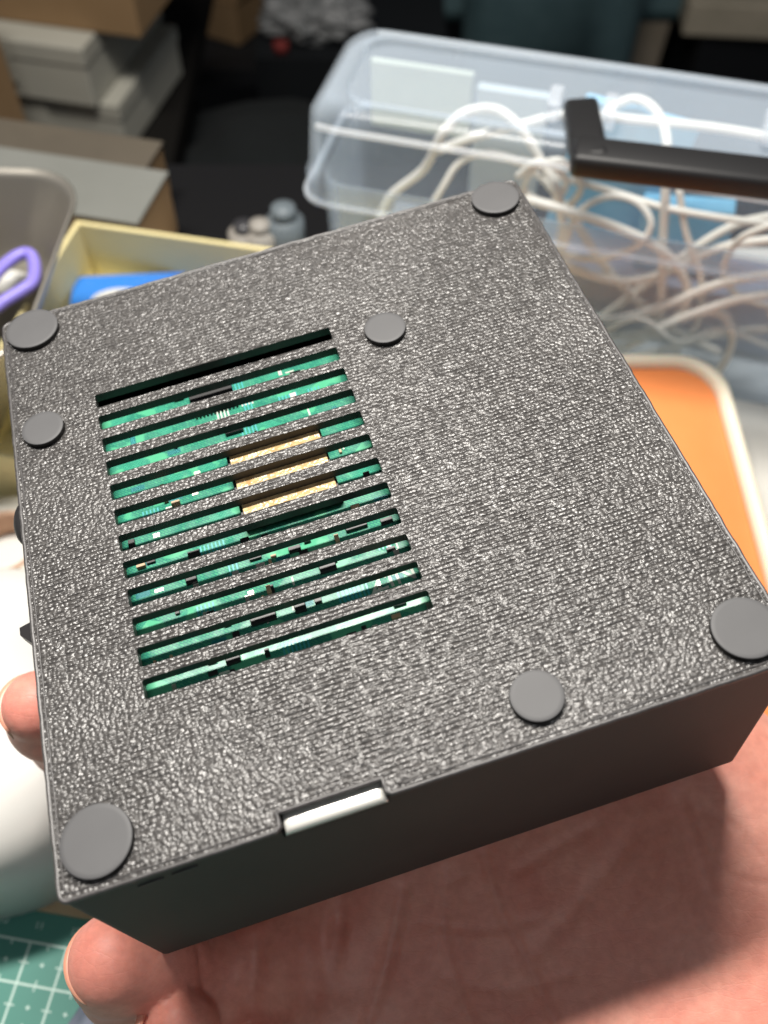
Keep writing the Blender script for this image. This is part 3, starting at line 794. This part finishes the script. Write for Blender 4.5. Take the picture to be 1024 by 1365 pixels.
cabs = [
 ('loose loop of white cable arching high at the left in the clear box', .020, [(505,300),(520,262),(565,225),(590,178),(620,150),(662,146),(695,172),(722,215),(742,250),(750,310),(735,360)]),
 ('white cable arching just behind the black handle', .018, [(770,230),(790,175),(815,145),(845,132),(872,145),(888,180),(888,240),(884,320),(882,400),(878,450)]),
 ('straight white cable running along under the lid', .030, [(585,200),(640,180),(700,165),(760,152),(850,160),(950,170),(1040,185)]),
 ('long white cable curving round a wide bend at the right', .012, [(700,265),(770,285),(850,315),(900,350),(917,395),(895,430),(850,455),(800,470),(760,470)]),
 ('white cable crossing the box low from left to right', .016, [(725,335),(770,360),(830,375),(890,362),(960,330),(1040,318)]),
 ('white cable sweeping low across the front of the clear box', .010, [(750,415),(820,425),(890,405),(960,378),(1040,365)]),
 ('lowest white cable rising towards the right end of the clear box', .008, [(770,455),(850,445),(920,420),(980,405),(1045,398)]),
 ('short curl of white cable at the lower right', .009, [(930,415),(962,418),(976,440),(972,475),(955,500)]),
 ('white cable falling diagonally behind the others', .022, [(755,270),(780,315),(815,365),(850,400),(900,440),(960,470)]),
 ('white cable rising diagonally from the bottom', .024, [(720,470),(790,430),(860,380),(920,335),(980,300),(1045,285)]),
 ('tangle of thin white cable in the middle of the clear box', .017, [(690,235),(720,215),(755,240),(735,270),(700,255),(712,225),(750,215),(775,250),(745,290)]),
 ('thin white cable behind the left loop', .028, [(560,300),(590,250),(615,215),(660,205),(720,235),(770,300)]),
 ('thick white cable bundle lying at the bottom right', .014, [(800,490),(870,470),(940,450),(1000,440),(1050,440)]),
 ('thin white cable looping up from the corner of the dark case', .013, [(690,300),(730,330),(790,345),(845,330),(868,300),(850,270),(810,262),(770,285),(752,330)]),
 ('thin white cable crossing under the handle to the right end', .020, [(720,230),(800,250),(880,275),(960,290),(1040,300)]),
 ('thin white cable dropping steeply right of the blue packet', .018, [(905,250),(915,310),(935,370),(930,430),(900,470)]),
 ('thin white cable snaking along the bottom of the clear box', .007, [(740,430),(790,455),(850,430),(905,455),(960,440),(1030,470)]),
 ('thin white cable curling at the far right of the clear box', .011, [(1030,300),(985,320),(965,360),(985,395),(1030,410)]),
]
for i, (lab, yy, pts) in enumerate(cabs):
    P = []
    for k, (x, y) in enumerate(pts):
        p = on_box(x, y, yy+.003*math.sin(k*1.3+i))
        if p.z > ZL-.0055: p = M_sb.inverted() @ at(x, y, ZL-.0055)
        if p.z < .007: p = M_sb.inverted() @ at(x, y, .007)
        p.y = min(max(p.y, .0085), SD-.009); P.append(p)
    bm = bmesh.new(); tube(bm, smooth_path(P, 8), .0016 if i not in (10, 11, 13, 14, 15, 16, 17) else .0012, 10)
    o = mesh_obj('cable', bm, M_cable, None, True, M_sb)
    tag(o, lab, 'cable', 'white cables in the clear storage box')
    if i in (7, 17):
        a, b = (P[-1], P[-2]) if i == 7 else (P[-1], P[-2])
        d = (a-b).normalized(); q = Vector((1,0,0)).rotation_difference(d).to_matrix().to_4x4()
        mesh_obj('plug', bx(-.001, .012, -.0035, .0035, -.0024, .0024, bev=.0012, M=Matrix.Translation(a) @ q), M_cable, o, True)
        mesh_obj('plug_tip', bx(.0121, .017, -.0028, .0028, -.0011, .0011, bev=.0004, M=Matrix.Translation(a) @ q), M_steel, o)

# ------------------------------------------------------------ boxes and clutter behind the desk
M_kraft = varied('kraft', (.29,.18,.085), (.34,.215,.11), 14, .8, .0001, 400)
M_wcard = varied('white_card', (.42,.41,.35), (.47,.46,.40), 10, .75)
M_gcard = varied('grey_card', (.15,.155,.14), (.19,.195,.18), 12, .75)
M_kraft_dim = varied('kraft_dim_lit', (.07,.058,.042), (.10,.083,.06), 14, .8)  # kraft box top with its dim lighting put into the colour
M_tape = new_mat('box_tape', (.45,.33,.18), .3)
def carton(name, label, corner, ang, L, D, Hh, mat, flap=False, seam=True):
    """corner = near right bottom corner; box goes left by L and away by D"""
    e = empty(name, corner, rz=ang); tag(e, label, 'box')
    mesh_obj('body', bx(-L, 0, 0, D, 0, Hh, bev=.0015), mat, e)
    mesh_obj('lid', bx(-L-.001, .001, -.001, D+.001, Hh*.72 if flap else Hh-.002, Hh+.0012, bev=.0008), mat, e)
    if seam: mesh_obj('tape', bx(-L*.56, -L*.44, -.0016, D+.0016, Hh-.02, Hh+.0018, bev=.0003, seg=1), M_tape, e)
    if flap:
        b = bmesh.new(); box(b, -L*.62, -L*.38, -.0024, -.0008, Hh*.3, Hh*.95, bev=.0004, seg=1); mesh_obj('tuck_flap', b, mat, e)
    return e
def far(px, py, k):      # point on the viewing ray of a pixel, k metres along the camera axis
    r = ray(px, py); return Vector((0,0,H))+r*k
K = .72
c1 = far(172, 206, K); zb = c1.z
shelf = mesh_obj('shelf', bx(-.95, c1.x+.034, c1.y-.03, .95, zb-.022, zb-.001, bev=.002), new_mat('shelf_dark', (.012,.011,.010), .9, spec=.1)); tag(shelf, 'low dark shelf behind the desk carrying the stacked boxes', 'shelf')
hz = lambda px, py, base: None
A = math.radians(-14)
Hs = .043
carton('carton', 'white lidded box at the bottom of the white and brown stack', (c1.x, c1.y, zb), A, .15, .115, Hs-.004, M_wcard, True, False)
carton('carton', 'white lidded box second from the bottom of the stack', (c1.x-.014, c1.y-.004, zb+Hs-.0025), A, .15, .13, Hs, M_wcard, True, False)
carton('carton', 'brown kraft box resting on the two white boxes', (c1.x+.026, c1.y+.008, zb+2*Hs-.001), A, .18, .135, .046, M_kraft, False, True)
carton('carton', 'brown kraft box on top of the stack at the frame edge', (c1.x-.0, c1.y+.03, zb+2*Hs+.0465), A, .16, .1, .03, M_kraft, False, True)
c2 = at(232, 215, .03); c3 = at(180, 302, .03)
ga = math.atan2((c2-c3).y, (c2-c3).x)-math.pi/2
gbx = empty('carton', (c3.x, c3.y+.003, 0), rz=ga); tag(gbx, 'flat brown box with grey top on the desk just behind the yellow tray', 'box')
mesh_obj('body', bx(-.2, 0, 0, .034, 0, .028, bev=.001), M_kraft, gbx)
mesh_obj('lid', bx(-.2, .0006, -.0006, .0346, .0282, .0296, bev=.0005), M_gcard, gbx)
gb2 = empty('carton', (c3.x-.004, c3.y+.042, 0), rz=ga); tag(gb2, 'low brown box, its top coloured as if dimly lit, between the grey-topped box and the white stack', 'box')
mesh_obj('body', bx(-.2, .0, 0, .022, 0, .024, bev=.001), M_kraft, gb2)
mesh_obj('lid', bx(-.2, .0006, -.0006, .0226, .0242, .0256, bev=.0005), M_kraft_dim, gb2)
c4 = far(-45, 230, .62)
carton('carton', 'brown box cut off by the left edge of the picture', (c4.x, c4.y, zb), A, .1, .08, .15, M_kraft, False, False)
c5 = far(320, 62, 1.15)
carton('carton', 'small brown box far back right of the stack', (c5.x, c5.y, c5.z), -.5, .055, .06, .05, M_kraft, False, False)
carton('carton', 'larger brown box standing on the small brown box far back', (c5.x+.005, c5.y, c5.z+.0515), -.5, .07, .08, .06, M_kraft, False, False)
sh2 = mesh_obj('rack_shelf', bx(c5.x-.14, c5.x+.05, c5.y-.05, c5.y+.35, c5.z-.022, c5.z-.001), new_mat('rack_dark', (.012,.013,.015), .6)); tag(sh2, 'dark rack shelf far behind the desk', 'shelf')
# black rack post right of stack
p = far(258, 190, .95)
pst = mesh_obj('rack_post', bx(-.012, .012, -.012, .012, -.74, .35, bev=.002), M_black, None, False, Matrix.Translation((p.x-.01, p.y+.03, 0))); tag(pst, 'black upright post between the stacked boxes and the dark gap', 'post')
# small bottles and bits at the back edge of the desk
M_bot = new_mat('bottle_grey', (.15,.18,.20), .5); M_dk = new_mat('jar_dark', (.05,.05,.055), .35); M_pale = new_mat('bottle_pale', (.33,.31,.28), .6)
def bottle(px, py, r, h, mat, label, capm):
    c = at(px, py, 0); seg = 24
    e = empty('bottle', (c.x, c.y, 0)); tag(e, label, 'bottle', 'small bottles at the back of the desk')
    prof = [(0, .9), (.05, 1), (.62, 1), (.72, .6), (.76, .5)]
    mesh_obj('body', loft([[Vector((r*k*math.cos(2*math.pi*i/seg), r*k*math.sin(2*math.pi*i/seg), t*h)) for i in range(seg)] for t, k in prof]), mat, e, True)
    mesh_obj('cap', loft([[Vector((r*.62*math.cos(2*math.pi*i/seg), r*.62*math.sin(2*math.pi*i/seg), t*h)) for i in range(seg)] for t in (.762, 1.0)]), capm, e, True)
bottle(382, 322, .0085, .018, M_bot, 'pale blue-grey bottle at the back of the desk beside the clear box', M_bot)
bottle(350, 330, .007, .013, M_pale, 'small cream bottle between the blue-grey bottle and the tray', M_pale)
bottle(328, 326, .007, .011, M_pale, 'shortest cream bottle next to the yellow tray', M_dk)
# black bag slumped behind
bm = bmesh.new(); bmesh.ops.create_icosphere(bm, subdivisions=5, radius=1)
from mathutils import noise as mn
for v in bm.verts:
    d = 1+.18*mn.noise(v.co*1.6)+.07*mn.noise(v.co*4)
    v.co = Vector((v.co.x*.16*d, v.co.y*.12*d, max(v.co.z*.11*d, -.09)))
bp = far(340, 170, .72)
bag = mesh_obj('bag', bm, varied('bag_black', (.004,.0055,.006), (.008,.011,.012), 20, .95, .0006, 200), None, True, Matrix.Translation((bp.x+.02, bp.y+.05, bp.z-.135))); tag(bag, 'slumped black fabric bag in the dark gap behind the desk', 'bag')
# crumpled grey plastic with a red tab
gp = far(420, 22, 1.0)
bm = bmesh.new(); bmesh.ops.create_icosphere(bm, subdivisions=5, radius=1)
for v in bm.verts:
    d = 1+.5*mn.noise(v.co*2.3)+.25*mn.noise(v.co*6)
    v.co = Vector((v.co.x*.05*d, v.co.y*.03*d, v.co.z*.022*d))
gb = mesh_obj('plastic_wrap', bm, varied('wrap_grey', (.16,.17,.17), (.42,.42,.42), 60, .3), None, True, Matrix.Translation(gp)); tag(gb, 'crumpled grey plastic wrap far behind the clear box', 'plastic wrap')
stn = mesh_obj('side_table', bx(gp.x-.062, gp.x+.14, gp.y-.05, gp.y+.12, -.74, gp.z-.018), new_mat('table_dark', (.01,.012,.014), .6)); tag(stn, 'dark side table carrying the crumpled plastic wrap', 'table')
rd = mesh_obj('red_cap', loft([[Vector((.008*math.cos(2*math.pi*i/20), .008*math.sin(2*math.pi*i/20), z)) for i in range(20)] for z in (0, .01)]), new_mat('red', (.25,.03,.025), .6), None, True, Matrix.Translation((gp.x-.035, gp.y-.035, gp.z-.018))); tag(rd, 'small red cap beside the crumpled plastic wrap', 'cap')
# office chair back
cp = far(742, -20, 1.15)
chair = empty('office_chair', (cp.x, cp.y, -.74)); tag(chair, 'dark teal office chair with rounded back behind the clear box', 'chair')
M_ch = varied('chair_teal', (.075,.14,.155), (.10,.175,.19), 40, .8, .0003, 800)
hz_ = cp.z+.74
def chr_(y, s): return [Vector((x*s, y, z)) for x, z in [(p[0], p[1]) for p in rrect(-.11, .11, hz_-.155, hz_+.25, .07, 6)]]
mesh_obj('backrest', loft([chr_(-.015, .94), chr_(-.02, .8), chr_(-.005, 1), chr_(.02, 1), chr_(.03, .9)][1:]), M_ch, chair, True)
mesh_obj('seat', bx(-.2, .2, .06, .44, .35, .41, bev=.03, seg=4), M_ch, chair, True)
mesh_obj('spine', bx(-.025, .025, .031, .058, .35, hz_-.02, bev=.005), M_black, chair)
mesh_obj('gas_column', bx(-.025, .025, .22, .27, .06, .352, bev=.008), M_black, chair)
for k in range(5):
    a = 2*math.pi*k/5
    mesh_obj('foot', bx(.02, .28, -.02, .02, .02, .06, bev=.006, M=Matrix.Translation((0, .245, 0)) @ Matrix.Rotation(a, 4, 'Z')), M_black, chair)
# tan upright and beige board top right
tp = far(884, 60, 1.3)
tn = mesh_obj('wooden_post', bx(-.022, .022, -.015, .015, -.74, .5, bev=.002), varied('wood_grey', (.32,.27,.20), (.38,.32,.25), 30, .7), None, False, Matrix.Translation((tp.x, tp.y, 0)) @ Matrix.Rotation(.06, 4, 'Y')); tag(tn, 'greyish tan wooden post behind the clear box at the right', 'post')
kp = far(1000, 10, 1.2)
kb = mesh_obj('wooden_board', bx(-.08, .14, -.02, .1, -.03, .012, bev=.003), varied('wood_tan', (.5,.44,.33), (.6,.52,.4), 30, .7), None, False, Matrix.Translation(kp) @ Matrix.Rotation(-.1, 4, 'Z')); tag(kb, 'tan wooden board at the top right corner', 'board')
kl = mesh_obj('cabinet', bx(kp.x-.05, kp.x+.2, kp.y-.0, kp.y+.3, -.74, kp.z-.031), new_mat('cab_dark', (.008,.009,.011), .6)); tag(kl, 'dark cabinet under the tan board at the top right', 'cabinet')
